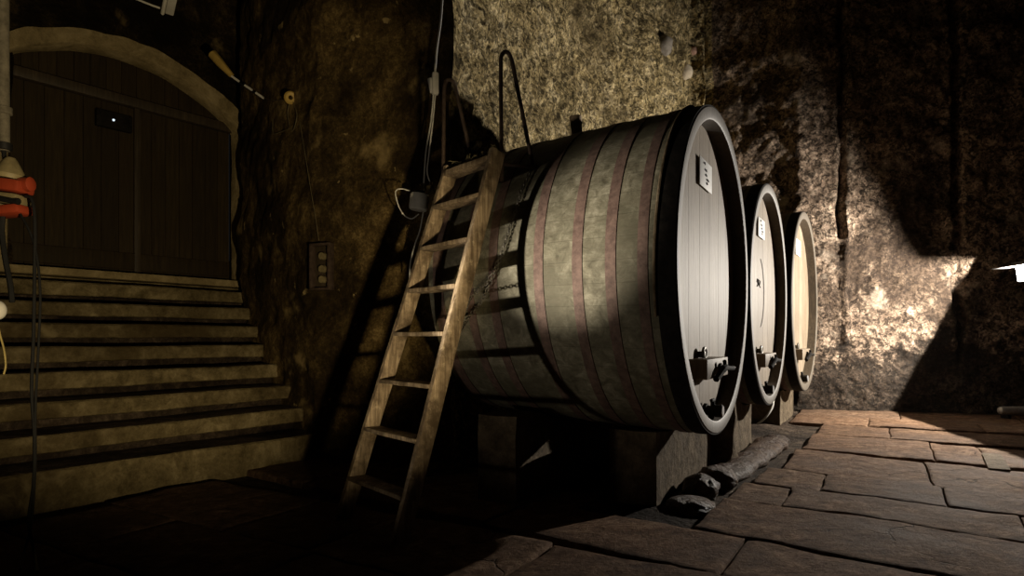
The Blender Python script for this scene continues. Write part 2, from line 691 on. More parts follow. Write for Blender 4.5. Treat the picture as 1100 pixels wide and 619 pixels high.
def slab(poly, dz=0.0, res=.06, gap=.003):
    """poly: four (u, a) corners, a closed slab with worn edges"""
    (u0, a0), (u1, a1), (u2, a2), (u3, a3) = poly
    p = [ua(u0, a0), ua(u1, a1), ua(u2, a2), ua(u3, a3)]
    nu = max(3, int((p[1] - p[0]).length / res))
    nv = max(3, int((p[3] - p[0]).length / res))
    lu, lv = (p[1] - p[0]).length, (p[3] - p[0]).length
    us = [0, .005 / lu, .02 / lu] + [i / nu for i in range(1, nu)] + [1 - .02 / lu, 1 - .005 / lu, 1]
    vs = [0, .005 / lv, .02 / lv] + [i / nv for i in range(1, nv)] + [1 - .02 / lv, 1 - .005 / lv, 1]
    us = sorted(x for x in us if 0 <= x <= 1)
    vs = sorted(x for x in vs if 0 <= x <= 1)
    tilt = (random.uniform(-.006, .006), random.uniform(-.006, .006))
    g = []
    for i, s in enumerate(us):
        row = []
        for j, t in enumerate(vs):
            q = p[0].lerp(p[1], s).lerp(p[3].lerp(p[2], s), t)
            e = min(min(s, 1 - s) * lu, min(t, 1 - t) * lv)
            z = dz + tilt[0] * (s - .5) + tilt[1] * (t - .5)
            z += .008 * fbm(q * 2.2, 3) + .006 * fbm(q * 7, 5)
            wob = noise.noise_vector(q * 3.1) * .02
            q = q + V(wob.x, wob.y, 0)
            if e < 1e-6:
                z = -.06
                c = (p[0] + p[2]) / 2
                q = q + (c - q).normalized() * gap
            elif e < .012:
                z -= .005 + .012 * max(0, fbm(q * 3.7, 3))
                c = (p[0] + p[2]) / 2
                q = q + (c - q).normalized() * gap * .6
            row.append(bm.verts.new((q.x, q.y, z)))
        g.append(row)
    for i in range(len(us) - 1):
        for j in range(len(vs) - 1):
            bm.faces.new((g[i][j], g[i + 1][j], g[i + 1][j + 1], g[i][j + 1]))


def strip(u0, u1, cuts, du=0.0):
    for a0, a1 in zip(cuts, cuts[1:]):
        # strips run across the aisle; du skews them slightly
        s0, s1 = u0 + du * a0, u0 + du * a1
        e0, e1 = u1 + du * a0, u1 + du * a1
        slab([(s0, a0), (e0, a0), (e1, a1), (s1, a1)], random.uniform(-.006, .008))


strip(-4.6, -3.9, [-2.4, -1.1, .2, 1.6, 3])
strip(-3.9, -3.2, [-3.4, -2.0, -.6, .7, 2.1, 3.6])
strip(-3.2, -2.6, [-3.6, -2.4, -1.2, .3, 1.4, 3, 4.6])
strip(-2.6, -2.0, [-3.3, -2.6, -1.5, -.2, 1.2, 2.6, 4, 5.4])
strip(-2.0, -1.28, [-3.35, -2.2, -1.56, -.55, .9, 2.2, 3.9, 5.5])
strip(-1.28, -.68, [-3.6, -2.7, -1.9, -1.05, .28, 1.7, 3.3, 5, 6.5], -.1)
strip(-.68, .10, [.0, 2.25, 3.6, 5.2, 6.8], -.1)
strip(-.68, .10, [-3.6, -2.5, -1.5, -.72])
strip(.10, .66, [.02, .36, 1.58, 2.9, 4.4, 6], -.1)
strip(.66, 1.30, [.08, .53, 1.25, 2.7, 4.1, 6], -.1)
strip(1.30, 2.35, [.2, 1.2, 2.5, 4.0, 6], -.15)
strip(2.35, 3.42, [.25, 1.30, 1.68, 2.9, 4.4, 6], -.05)
strip(3.42, 4.32, [.28, .97, 2.2, 3.6, 5.5], .05)
strip(4.32, 5.1, [-.1, .75, 1.9, 3.3, 5], .1)
strip(5.1, 6.3, [-.1, 1.1, 2.4, 4], .1)
nslabs = len(bm.faces)
# bare earth between and below the slabs, higher under the casks
n = 110
g = []
for i in range(n + 1):
    row = []
    for j in range(n + 1):
        u = -6.5 + 14.5 * i / n
        a = -7.5 + 15.5 * j / n
        q = ua(u, a)
        k = min(1.0, max(0.0, (-a - .0) / .25)) * min(1.0, max(0.0, (u + .75) / .25))
        z = -.045 + .04 * k + .02 * k * fbm(q * 3.0, 4)
        row.append(bm.verts.new((q.x, q.y, z)))
    g.append(row)
for i in range(n):
    for j in range(n):
        bm.faces.new((g[i][j], g[i + 1][j], g[i + 1][j + 1], g[i][j + 1])).material_index = 1
bmesh.ops.recalc_face_normals(bm, faces=bm.faces)
for f in bm.faces:
    if f.normal.z < 0:
        f.normal_flip()
me = bpy.data.meshes.new('floor')
bm.to_mesh(me)
bm.free()
me.materials.append(M['slab'])
me.materials.append(M['dirt_step_shade'])
me.polygons.foreach_set('use_smooth', [True] * len(me.polygons))
me.set_sharp_from_angle(angle=math.radians(60))
fo = bpy.data.objects.new('floor', me)
C.objects.link(fo)
struct(fo)

# small repair slab let into the paving
mb = MB()
mb.prism([ua(2.02, 1.62, .0), ua(2.80, 1.66, .0), ua(2.82, 1.80, .0), ua(2.03, 1.76, .0)], (0, 0, .018))
tag(mb.build('patch_stone', M['block_stone'], roughen=.004), 'narrow pale stone strip let into the paving near the right wall', 'stone')

# ------------------------------------------------------------------ stairs
RISE = .189
right_end = [None, (337, 467), (343, 436), (336, 412), (330, 390), (302, 369), (290, 350), (280, 330), (268, 311)]
stairs = thing('staircase', 'worn wide stone staircase climbing to the arched door', 'stairs', (0, 0, 0))
stairs['kind'] = 'structure'
sbase = 4.699
for i in range(1, 9):
    s0 = sbase + .2735 * (i - 1)
    zt = .033 + RISE * i
    px = right_end[i][0]
    # right end on the nosing line, a little into the wall
    dx = (px - CX) / F
    y = s0 / (V(dx, 1, 0).dot(SD))
    pr = V(dx * y, y, 0)
    wr = pr.dot(SW) + (.28 if i < 5 else .22)
    wl = (DOOR0 + SW * (-1.6)).dot(SW)
    mb = MB()
    nseg = 46
    prof = [(0, zt - .018), (.012, zt - .004), (.03, zt), (.42, zt), (.42, zt - RISE - .03), (.15, zt - RISE - .03), (.15, zt - RISE + .062), (.012, zt - RISE + .062), (0, zt - RISE + .070)]
    if i == 1:
        prof = [(0, zt - .018), (.012, zt - .004), (.03, zt), (.42, zt), (.42, -.08), (0, -.08)]
    rings = []
    for k in range(nseg + 1):
        w = wl + (wr - wl) * k / nseg
        ring = []
        for (s, z) in prof:
            q = SD * (s0 + s) + SW * w
            wear = .010 * fbm(V(w * 1.3, i * 7.1, 0), 3)
            dz = .012 * fbm(V(w * .9, i * 3.7, 4), 3) if z > zt - .1 else .008 * fbm(V(w * 1.1, i * 5.1, 8), 3)
            q = q + SD * (wear + .005 * noise.noise(V(w * 7, i, z * 9)))
            ring.append(mb.bm.verts.new((q.x, q.y, z + dz)))
        rings.append(ring)
    npf = len(prof)
    for k in range(nseg):
        for j in range(npf):
            mb.face((rings[k][j], rings[k][(j + 1) % npf], rings[k + 1][(j + 1) % npf], rings[k + 1][j]))
    mb.face(rings[0])
    mb.face(rings[-1][::-1])
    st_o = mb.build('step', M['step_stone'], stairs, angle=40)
    st_o.data.materials.append(M['dirt_step_shade'])
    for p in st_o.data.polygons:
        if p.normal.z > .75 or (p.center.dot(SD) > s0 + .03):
            p.material_index = 1  # shade on treads and under nosings painted with the dark earth colour

# threshold beam and landing
mb = MB()
RT = Matrix((SW, -SD, V(0, 0, 1))).transposed()     # local x along the steps, local y out of the door
c = DOOR0 + SW * 1.1 - SD * .10
mb.box((c.x, c.y, 1.655), (2.5, .30, .075), RT, .01)
thr = struct(mb.build('trim_1', M['arch_stone'], roughen=.006))
mb = MB()
c = DOOR0 + SW * .6 + SD * .1
mb.box((c.x, c.y, 1.50), (4.0, .62, .215), RT, .01)
struct(mb.build('trim_2', M['step_stone']))

# arch stones
mb = MB()
N = 44
for a, b in [(0, 1)]:
    rings = []
    w0, w1 = -.07, 2.085
    pts = []
    for k in range(9):
        pts.append((w0, 1.66 + (arch_z(w0) - 1.66) * k / 9, (-1, 0)))
    for k in range(N + 1):
        w = w0 + (w1 - w0) * k / N
        z = arch_z(w)
        d = V(w - AR_W, z - AR_C, 0).normalized()
        pts.append((w, z, (d.x, d.y)))
    for k in range(9):
        pts.append((w1, arch_z(w1) + (1.66 - arch_z(w1)) * (k + 1) / 9, (1, 0)))
    for k, (w, z, d) in enumerate(pts):
        ring = []
        jag = .02 * fbm(V(w * 3, z * 3, 2), 3)
        wid = .15 if 8 < k < len(pts) - 9 else .08
        for (o, s) in [(0, -.02), (0, -.235), (.012, -.25), (wid + jag, -.24), (wid + jag, -.02)]:
            q = DOOR0 + SW * (w + d[0] * o) + SD * s
            nz = noise.noise_vector(q * 4 + V(0, 0, z * 3)) * .014
            ring.append(mb.bm.verts.new((q.x + nz.x, q.y + nz.y, z + d[1] * o + nz.z)))
        rings.append(ring)
    for k in range(len(rings) - 1):
        for j in range(5):
            mb.face((rings[k][j], rings[k][(j + 1) % 5], rings[k + 1][(j + 1) % 5], rings[k + 1][j]))
    mb.face(rings[0])
    mb.face(rings[-1])
struct(mb.build('trim_3', M['arch_stone'], angle=45))

# door: two leaves, a transom beam and boards in the arch head
door = thing('door_1', 'dark double leaved wooden door under the stone arch', 'door', DOOR0 + V(0, 0, 1.69), math.atan2(SW.y, SW.x))
door['kind'] = 'structure'
# local frame of the door: x along the wall, y = into the wall? (rotated so +y is SD)
TR = 3.47 - 1.69


def boards(x0, x1, n, z0, top, th=.04, y=.0, gap=.005):
    mb = MB()
    bw = (x1 - x0) / n
    for k in range(n):
        a, b = x0 + bw * k + gap / 2, x0 + bw * (k + 1) - gap / 2
        za, zb = top(a), top(b)
        if min(za, zb) <= z0 + .01:
            continue
        mb.prism([(a, y, z0), (b, y, z0), (b, y, zb), (a, y, za)], (0, th, 0))
    return mb


boards(-.05, 1.06, 7, .0, lambda x: TR).build('door_leaf', M['door'], door)
boards(1.075, 2.07, 7, .0, lambda x: TR).build('door_leaf', M['door'], door)
boards(-.05, 2.07, 15, TR, lambda x: arch_z(x, .06) - 1.69, y=.03).build('arch_panel', M['door'], door)
mb = MB()
mb.box((1.02, -.03, TR), (2.12, .09, .10), None, .012)
mb.build('transom', M['oak_dark_chime_shade'], door)
for a, b in ((-.04, 1.05), (1.09, 2.06)):
    mb = MB()
    mb.box(((a + b) / 2, -.012, .14), (b - a, .03, .17), None, .006)
    mb.build('bottom_rail', M['door'], door)
mb = MB()
mb.box((1.067, -.02, TR / 2), (.06, .035, TR), None, .006)
mb.build('meeting_strip', M['oak_dark_chime_shade'], door)
mb = MB()
mb.box((.845, -.035, 3.235 - 1.69), (.33, .06, .17), None, .01)
lock = mb.build('lock_case', M['iron'], door)
mb = MB()
mb.lathe([(-.004, .011), (.004, .011)], 'y', (.83, -.068, 3.235 - 1.69), 12)
mb.build('keyhole', M['daylight'], lock)
mb = MB()
mb.box((2.078, .03, 1.0), (.012, .01, 1.5))
mb.build('door_gap', M['daylight_dim'], door)

# ------------------------------------------------------------------ casks
R0 = 1.025
PROF = [(.0, 1.025), (.1, 1.025), (.2, 1.022), (.3, 1.018), (.5, 1.012), (.65, 1.005), (.8, .996), (.95, .987), (1.1, .978), (1.3, .963), (1.5, .945), (1.62, .932)]
LEN = 1.62


def rad(s):
    for (a, ra), (b, rb) in zip(PROF, PROF[1:]):
        if s <= b:
            return ra + (rb - ra) * (s - a) / (b - a)
    return PROF[-1][1]


REC = .098


def make_cask():
    t = thing('wine_cask', '', 'barrel')
    zc = R0
    # staves with the chime: outer skin, rim face, inner chime wall (both ends), in two materials
    mb = MB()
    outer = [(-s, rad(s)) for s, _ in PROF]
    prof = [(-REC - .03, R0 - .085), (-.006, R0 - .080), (.0, R0 - .072), (.0, R0 - .008), (-.008, R0)] + outer[1:] + [(-LEN, .932 - .07), (-LEN + .12, .932 - .075)]
    mb.lathe(prof, 'x', (0, 0, zc), 120, closed=True)
    body = mb.build('stave_body', M['stave'], t, angle=40)
    body.data.materials.append(M['chime'])
    body.data.materials.append(M['oak_dark_chime_shade'])
    for p in body.data.polygons:
        if p.center.x > -REC - .03 and math.hypot(p.center.y, p.center.z - zc) < R0 - .003:
            p.material_index = 1 if p.center.x > -.02 else 2  # inner chime wall gets darker oak, painting in the shade of the recess
    # heads of upright boards
    def head(x, r, th, name):
        mb = MB()
        n = 7
        w = 2 * r / n
        for k in range(n):
            y0, y1 = -r + w * k + .0022, -r + w * (k + 1) - .0022
            ys = [y0 + (y1 - y0) * i / 6 for i in range(7)]
            top = [(x, y, zc + math.sqrt(max(0.0001, r * r - y * y))) for y in ys]
            bot = [(x, y, zc - math.sqrt(max(0.0001, r * r - y * y))) for y in reversed(ys)]
            mb.prism(top + bot, (-th, 0, 0))
        return mb.build(name, M['head'], t)
    head(-REC, R0 - .078, .045, 'front_head')
    head(-LEN + .14, .932 - .07, .045, 'back_head')
    # iron hoops
    for s0, s1 in ((.006, .105), (.150, .205), (.325, .385), (.520, .580), (.765, .825), (1.08, 1.14), (1.26, 1.32), (1.50, 1.58)):
        mb = MB()
        ra, rb = rad(s0), rad(s1)
        mb.lathe([(-s0, ra - .004), (-s0, ra + .005), (-s1, rb + .005), (-s1, rb - .004)], 'x', (0, 0, zc), 120, closed=True)
        mb.build('hoop', M['iron'] if s0 < .05 else M['hoop'], t, angle=30)
    # crossbar of the hatch, bolt and handle
    zb = .86 - .435
    mb = MB()
    mb.box((-.030, -.18, zb), (.112, .585, .118), None, .006)
    bar = mb.build('crossbar', M['head'], t)
    mb = MB()
    hx, hy = .028, -.13
    mb.lathe([(hx - .01, .03), (hx + .012, .03), (hx + .012, .016), (hx + .05, .016), (hx + .055, .012)], 'x', (0, hy - .02, zb - .002), 20)
    mb.tube(smooth_path([(hx + .016, hy - .20, zb - .062), (hx + .024, hy - .15, zb - .04), (hx + .034, hy - .06, zb - .002), (hx + .036, hy + .03, zb - .004), (hx + .036, hy + .13, zb - .010), (hx + .036, hy + .22, zb - .012)], 6), [.019] * 10 + [.022] * 6 + [.015] * 15, 10)
    mb.tube([(hx + .034, hy - .03, zb + .01), (hx + .034, hy - .045, zb + .045)], .012, 8)
    h = mb.build('clamp_handle', M['iron'], bar)
    mb = MB()
    mb.lathe([(hy + .215, .0), (hy + .22, .012), (hy + .24, .011), (hy + .243, .0)], 'y', (hx + .036, 0, zb - .012), 14)
    mb.build('handle_tip', M['pale_metal'], bar)
    mb = MB()
    mb.tube([(-REC + .035, -.16 + .034 * math.cos(q), zb + .085 + .034 * math.sin(q)) for q in [2 * PI * i / 20 for i in range(20)]], .011, 8, closed=True)
    mb.box((-REC + .02, -.16, zb + .08), (.04, .04, .04), None, .006)
    mb.build('bolt_ring', M['chain'], t)
    # tap near the bottom of the head
    zt = .575 - .435
    mb = MB()
    mb.lathe([(-REC, .045), (-REC + .02, .045), (-REC + .02, .032), (-.03, .032), (-.03, .04), (.015, .04)], 'x', (0, -.01, zt), 20)
    mb.tube([(-.045, -.01, zt), (-.045, -.01, zt + .06)], .014, 10)
    mb.box((-.045, -.01, zt + .067), (.02, .085, .02), None, .006)
    mb.tube([(-.05, -.01, zt), (-.05, -.03, zt - .04), (-.05, -.04, zt - .09)], .02, 10)
    tap = mb.build('tap', M['brass'], t)
    mb = MB()
    mb.lathe([(.015, .037), (.021, .034), (.022, .0)], 'x', (0, -.01, zt), 20)
    mb.build('tap_cap', M['pale_metal'], tap)
    # card label with small handwriting
    mb = MB()
    x0 = -REC + .012
    z0, z1 = 1.998 - .435, 2.178 - .435
    mb.box((x0 + .003, -.035, (z0 + z1) / 2), (.006, .33, z1 - z0), None, .001)
    lab = mb.build('paper_label', M['paper'], t)
    lab['label'] = 'white paper label'
    mb = MB()
    rnd = random.Random(4)
    for (yc, zc2, wd) in ((.03, .155, .05), (.065, .118, .06), (.075, .088, .05), (.115, .062, .07), (.10, .038, .04)):
        pts = []
        for q in range(9):
            pts.append((x0 + .0075, yc - .115 + wd * (q / 8 - .5), z0 + zc2 + (.010 if q % 2 else -.006) * rnd.uniform(.5, 1.1)))
        mb.tube(pts, .0018, 5)
    mb.build('handwriting', M['ink'], lab)
    return t


CASKS = [(1.3345, 4.058, 1.4605, 29.82, 1.0), (2.436, 5.944, 1.4412, 31.05, 1.0), (3.704, 7.967, 1.4919, 32.47, 1.0911)]
LAB = ['largest and nearest wooden wine cask with the ladder leaning on its side',
       'middle wooden wine cask between the ladder cask and the far cask',
       'farthest wooden wine cask standing next to the rough end wall']
GR = 'row of big oak wine casks'
casks = []
proto = make_cask()
for i, (x, y, zc, th, sc) in enumerate(CASKS):
    o = proto if i == 0 else dup(proto)
    o.location = (x, y, zc - R0 * sc)
    o.rotation_euler = (0, 0, -math.radians(th))
    o.scale = (sc, sc, sc)
    tag(o, LAB[i], 'barrel', GR)
    casks.append(o)
# bung in the top stave of the nearest cask
mb = MB()
mb.lathe([(rad(.9) - .03, .034), (rad(.9) + .12, .042), (rad(.9) + .128, .035)], 'z', (-.9, 0, R0), 20, mtx=Matrix.Rotation(.225, 3, 'X'))
mb.build('bung', M['bung'], casks[0])
# cane lying against the rim hoop of the nearest cask
mb = MB()
mb.tube([(-.112 - .01 * math.sin(q * 2), (rad(.11) + .012) * math.sin(q), R0 + (rad(.11) + .012) * math.cos(q)) for q in [-.25 - 1.62 * i / 50 for i in range(51)]], .009, 8)
mb.build('binding_cane', M['ladder'], casks[0])['label'] = 'thin bent wooden cane'
# stamp on the middle head
mb = MB()
mb.tube([(-REC + .003, -.16 + .34 * math.cos(q), 1.05 + .36 * math.sin(q)) for q in [-1.1 + 2.2 * i / 18 for i in range(19)]], .003, 5)
for pts in ([(-.2, 1.14), (-.17, 1.17), (-.15, 1.12), (-.19, 1.10)], [(-.12, 1.17), (-.10, 1.11)], [(-.08, 1.16), (-.03, 1.16), (-.07, 1.11), (-.02, 1.10)]):
    mb.tube([(-REC + .003, p[0], p[1]) for p in pts], .005, 5)
mb.build('stamped_mark', M['chalk'], casks[1])

# ------------------------------------------------------------------ stone supports
def block(name, label, u0, u1, a0, a1, z1, cask, group=None, mat='block_stone', z0=-.05, seg=16, rough=.012):
    """block along the row whose top is cut to the curve of its cask"""
    cx, cy, zc, th, sc = CASKS[cask]
    uc = (V(cx, cy, 0) - C0).dot(U)
    ac = (V(cx, cy, 0) - C0).dot(A)
    mb = MB()
    rings = []
    for k in range(seg + 1):
        u = u0 + (u1 - u0) * k / seg
        ring = []
        for (a, lev) in ((a0, 0), (a0, .5), (a0, 1), ((a0 + a1) / 2, 1), (a1, 1), (a1, .5), (a1, 0)):
            s = (ac - a) / sc
            r = (rad(max(0, min(LEN, s))) + .016) * sc
            d = u - uc
            zz = zc - math.sqrt(r * r - d * d) if abs(d) < r else 9
            zt = min(z1, zz)
            p = ua(u, a, z0 + (zt - z0) * lev)
            ring.append(mb.bm.verts.new(p))
        rings.append(ring)
    for k in range(seg):
        for j in range(7):
            mb.face((rings[k][j], rings[k][(j + 1) % 7], rings[k + 1][(j + 1) % 7], rings[k + 1][j]))
    mb.face(rings[0])
    mb.face(rings[-1][::-1])
    bmesh.ops.subdivide_edges(mb.bm, edges=mb.bm.edges[:], cuts=1, use_grid_fill=True)
    for v in mb.bm.verts:
        dlt = noise.noise_vector(v.co * 5.3) * rough
        v.co += V(dlt.x, dlt.y, -abs(dlt.z))
    return tag(mb.build(name, M[mat], angle=40), label, 'stone block', group)


GS = 'stone supports under the casks'
block('support_block', 'rough stone block under the front of the nearest cask', -.34, 1.08, -.31, -.62, .46, 0, GS)
block('support_block', 'rough stone block under the front of the middle cask', 1.42, 2.45, -.22, -.55, .52, 1, GS)
block('support_block', 'rough stone block under the front of the farthest cask', 4.02, 5.3, -.16, -.5, .40, 2, GS)
block('support_block', 'dark stone block under the back of the nearest cask', -.75, .9, -1.08, -1.36, .55, 0, GS)
# broken upright stone between the first two blocks
mb = MB()
mb.box(ua(1.29, -.26, .24), (.20, .16, .52), Matrix.Rotation(-TH, 3, 'Z'), .02)
bmesh.ops.subdivide_edges(mb.bm, edges=mb.bm.edges[:], cuts=3, use_grid_fill=True)
tag(mb.build('broken_stone', M['block_stone'], roughen=.05, rs=9, angle=30), 'pale broken stone wedged upright between the first two support blocks', 'stone')


def boulder(name, label, c, size, m, amp=.14, group=None, rz=0.0, seg=3):
    mb = MB()
    bmesh.ops.create_icosphere(mb.bm, subdivisions=seg + 1, radius=1)
    for v in mb.bm.verts:
        k = 1 + amp * fbm(v.co * 1.6 + Vector(c) * 3, 4)
        p = v.co * k
        p = V(p.x * size[0], p.y * size[1], p.z * size[2])
        v.co = Matrix.Rotation(rz, 3, 'Z') @ p + Vector(c)
    return tag(mb.build(name, m, angle=60), label, 'stone', group)


boulder('gutter_stone', 'rough rock in the gutter just before the nearest support block', ua(.14, -.16, .03), (.12, .135, .10), M['gutter'], rz=-TH)
boulder('gutter_stone', 'rounded rock in the gutter, second along from the nearest support block', ua(.44, -.12, .04), (.14, .14, .09), M['gutter'], rz=-TH)
boulder('gutter_stone', 'low muddy lump at the near end of the gutter', ua(-.20, -.14, -.01), (.15, .16, .06), M['gutter'], rz=-TH)
# long rounded kerb beside the gutter
mb = MB()
pts = [ua(.62 + 2.3 * k / 30, -.12 + .10 * k / 30, .015 + .012 * fbm(V(k * .5, 0, 0), 3)) for k in range(31)]
mb.tube(pts, [.135 * (1 + .13 * fbm(V(k * .37, 5, 1), 3)) * (min(1, .55 + k * .2)) * (min(1, .5 + (30 - k) * .2)) for k in range(31)], 20)
for v in mb.bm.verts:
    v.co.z = v.co.z * .5 - .012
tag(mb.build('gutter_kerb', M['gutter'], roughen=.03, rs=6), 'long rounded wet kerb stone running beside the support blocks', 'kerb')

# pale hose end under the farthest cask
mb = MB()
mb.tube(smooth_path([ray(831, 426, 7.3), ray(830, 436, 7.2), ray(826, 444, 7.15), ray(820, 451, 7.15), ray(813, 456, 7.2)], 6), .012, 8)
tag(mb.build('hose', M['white_plastic']), 'thin pale hose bent down below the gap between the two far casks', 'hose')

# ------------------------------------------------------------------ ladder
LF, RF = floor_pt(368, 558), floor_pt(428, 588)
LT, RT_ = ray(483, 186, 3.925), ray(533, 168, 3.56)
ladder = thing('ladder', 'tall worn wooden step ladder leaning against the nearest cask', 'ladder', (LF + RF) / 2)
lo = ladder.location.copy()
wdir = (RF - LF).normalized()


def plank(mb, p0, p1, across, thick, depth, bev=.004, over=0.0):
    """board from p0 to p1: thick along 'across', depth along the third axis"""
    ax = (p1 - p0).normalized()
    x = (across - ax * across.dot(ax)).normalized()
    y = ax.cross(x).normalized()
    R = Matrix((x, y, ax)).transposed()
    mb.box((p0 + p1) / 2, (thick, depth, (p1 - p0).length + over), R, bev)


# rails are cut level at the floor
for f, tp, nm in ((LF, LT, 1), (RF, RT_, -1)):
    ax = (tp - f).normalized()
    x = (wdir - ax * wdir.dot(ax)).normalized()
    y = ax.cross(x).normalized()
    mb = MB()
    n = 14
    rings = []
    for k in range(n + 1):
        p = f.lerp(tp + ax * .03, k / n) - lo
        ring = []
        for (i, j) in ((-1, -.8), (-.8, -1), (.8, -1), (1, -.8), (1, .8), (.8, 1), (-.8, 1), (-1, .8)):
            q = p + x * (.019 * i) + y * (.045 * j)
            if k == 0:
                q = q - ax * (q.z / ax.z)
            q = q + noise.noise_vector(q * 4) * .004
            if k == 0:
                q.z = .002
            ring.append(mb.bm.verts.new(q))
        rings.append(ring)
    for k in range(n):
        for j in range(8):
            mb.face((rings[k][j], rings[k][(j + 1) % 8], rings[k + 1][(j + 1) % 8], rings[k + 1][j]))
    mb.face(rings[0])
    mb.face(rings[-1])
    mb.build('rail', M['ladder'], ladder, angle=40)


def rail_at(f, t, py):
    lo_, hi = 0.0, 1.0
    for _ in range(40):
        m_ = (lo_ + hi) / 2
        p = f.lerp(t, m_)
        if CY - F * (p.z - H) / p.y > py:
            lo_ = m_
        else:
            hi = m_
    return lo_


ndir = V(-wdir.y, wdir.x, 0)
if ndir.dot(C0 + A * -1.2 - LF) < 0:
    ndir = -ndir
treads = [(514, 533), (460, 474), (409, 415), (359, 359), (313, 308), (268, 258), (224, 210), (188, 171)]
for k, (yl, yr) in enumerate(treads):
    tl, tr = rail_at(LF, LT, yl), rail_at(RF, RT_, yr)
    tt = (tl + tr) / 2
    a, b = LF.lerp(LT, tt), RF.lerp(RT_, tt)
    mb = MB()
    c = (a + b) / 2 - lo
    ang = math.atan2(wdir.y, wdir.x)
    mb.box(c, ((b - a).length - .034, .105, .024 if k < 7 else .032), Matrix.Rotation(ang, 3, 'Z'), .004)
    bmesh.ops.subdivide_edges(mb.bm, edges=[e for e in mb.bm.edges if e.calc_length() > .2], cuts=6)
    mb.build('tread', M['ladder'], ladder, roughen=.003)
# iron hand hoops and the brackets that reach over to the cask
def cask_hit(px, py, i=0):
    cx, cy, zc, th, sc = CASKS[i]
    t = math.radians(th)
    a_, u_ = V(math.cos(t), -math.sin(t), 0), V(math.sin(t), math.cos(t), 0)
    for k in range(2600):
        p = ray(px, py, 2.6 + k * .001)
        d = p - V(cx, cy, zc)
        s = -d.dot(a_)
        if 0 <= s <= LEN and d.dot(u_) ** 2 + d.z ** 2 < rad(s) ** 2:
            return p
    return None


foot_r = cask_hit(573, 181) or ray(573, 181, 3.7)
b1 = ray(539, 195, 3.60)
top1, top2 = ray(538, 74, 3.61), ray(552.5, 78, 3.65)
mb = MB()
path = [b1, b1.lerp(top1, .5), top1, ray(538.5, 61, 3.613), ray(542, 56, 3.62), ray(546, 57, 3.63), ray(549.5, 64, 3.64), top2, top2.lerp(foot_r, .5), foot_r]
mb.tube([p - lo for p in smooth_path(path, 6)], .012, 10)
mb.build('hand_hoop', M['rust_pipe'], ladder)
b2 = ray(476, 200, 3.97)
foot_l = ray(506, 168, 4.08)
t1, t2 = ray(477, 104, 3.98), ray(491.5, 104, 4.02)
mb = MB()
path = [b2, b2.lerp(t1, .5), t1, ray(478, 91, 3.982), ray(481, 86, 3.99), ray(486, 87, 4.005), ray(489, 93, 4.015), t2, t2.lerp(foot_l, .5), foot_l]
mb.tube([p - lo for p in smooth_path(path, 6)], .012, 10)
mb.build('hand_hoop', M['rust_pipe'], ladder)
mb = MB()
plank(mb, RT_ - lo + V(.02, .03, -.03), foot_r - lo + V(.01, 0, 0), V(0, 0, 1), .012, .045, .003)
mb.box(foot_r - lo, (.07, .07, .035), Matrix.Rotation(-TH, 3, 'Z'), .008)
mb.build('bracket', M['rust_pipe'], ladder)
fl2 = cask_hit(515, 181) or foot_l
mb = MB()
plank(mb, LT - lo + V(.02, .03, -.02), foot_l - lo, V(0, 0, 1), .012, .045, .003)
plank(mb, foot_l - lo, fl2 - lo + V(.01, .02, 0), V(0, 1, 0), .012, .04, .003)
mb.build('bracket', M['rust_pipe'], ladder)
# wisps of straw caught on the top tread
mb = MB()
rnd = random.Random(3)
for k in range(46):
    t = rnd.random()
    p = LT.lerp(RT_, t) - lo + V(rnd.uniform(-.03, .05), rnd.uniform(-.03, .05), .022)
    q = p + V(rnd.uniform(-.07, .07), rnd.uniform(-.07, .07), rnd.uniform(.0, .035))
    mb.tube([p, p.lerp(q, .5) + V(0, 0, rnd.uniform(.0, .02)), q], .0016, 4)
st = mb.build('straw', M['straw'])
st.location = lo
tag(st, 'wisps of dusty straw lying on the top tread of the ladder', 'straw', kind='stuff')

# chain slung from the bracket to the ladder rail
def chain_links(mb, pts, link=.029, w=.0088, r=.0026):
    P = smooth_path(pts, 14)
    # resample
    d = [0.0]
    for a, b in zip(P, P[1:]):
        d.append(d[-1] + (b - a).length)
    n = max(2, int(d[-1] / (link * .78)))
    Q = []
    j = 0
    for k in range(n + 1):
        t = d[-1] * k / n
        while j < len(d) - 2 and d[j + 1] < t:
            j += 1
        f = (t - d[j]) / max(1e-6, d[j + 1] - d[j])
        Q.append(P[j].lerp(P[j + 1], f))
    for k in range(n):
        c = (Q[k] + Q[k + 1]) / 2
        ax = (Q[k + 1] - Q[k]).normalized()
        x = ax.cross(V(.3, .8, .2)).normalized()
        y = ax.cross(x)
        if k % 2:
            x, y = y, -x
        ring = []
        for i in range(12):
            a = 2 * PI * i / 12
            e = link / 2 - w if math.cos(a) > 0 else -(link / 2 - w)
            ring.append(c + ax * (math.cos(a) * w + e) + x * (math.sin(a) * w))
        mb.tube(ring, r, 6, closed=True)


def off_cask(px, py, off=.03):
    p = cask_hit(px, py)
    return p + V(-.4, -.85, .1) * off if p else ray(px, py, 3.5)


mb = MB()
rA = RF.lerp(RT_, rail_at(RF, RT_, 334)) + ndir * .05
rB = RF.lerp(RT_, rail_at(RF, RT_, 358)) + ndir * .05
chain_links(mb, [foot_r + V(-.01, -.04, -.01), off_cask(563, 205), off_cask(557, 225), off_cask(551, 243), off_cask(541, 275, .04), off_cask(528, 305, .06), off_cask(514, 322, .10), rA])
chain_links(mb, [off_cask(543, 272, .03), off_cask(532, 300, .04), off_cask(522, 325, .06), off_cask(511, 344, .10), rB])
tag(mb.build('chain', M['chain'], angle=60), 'thin iron chain slung from the ladder top down across the cask side', 'chain')

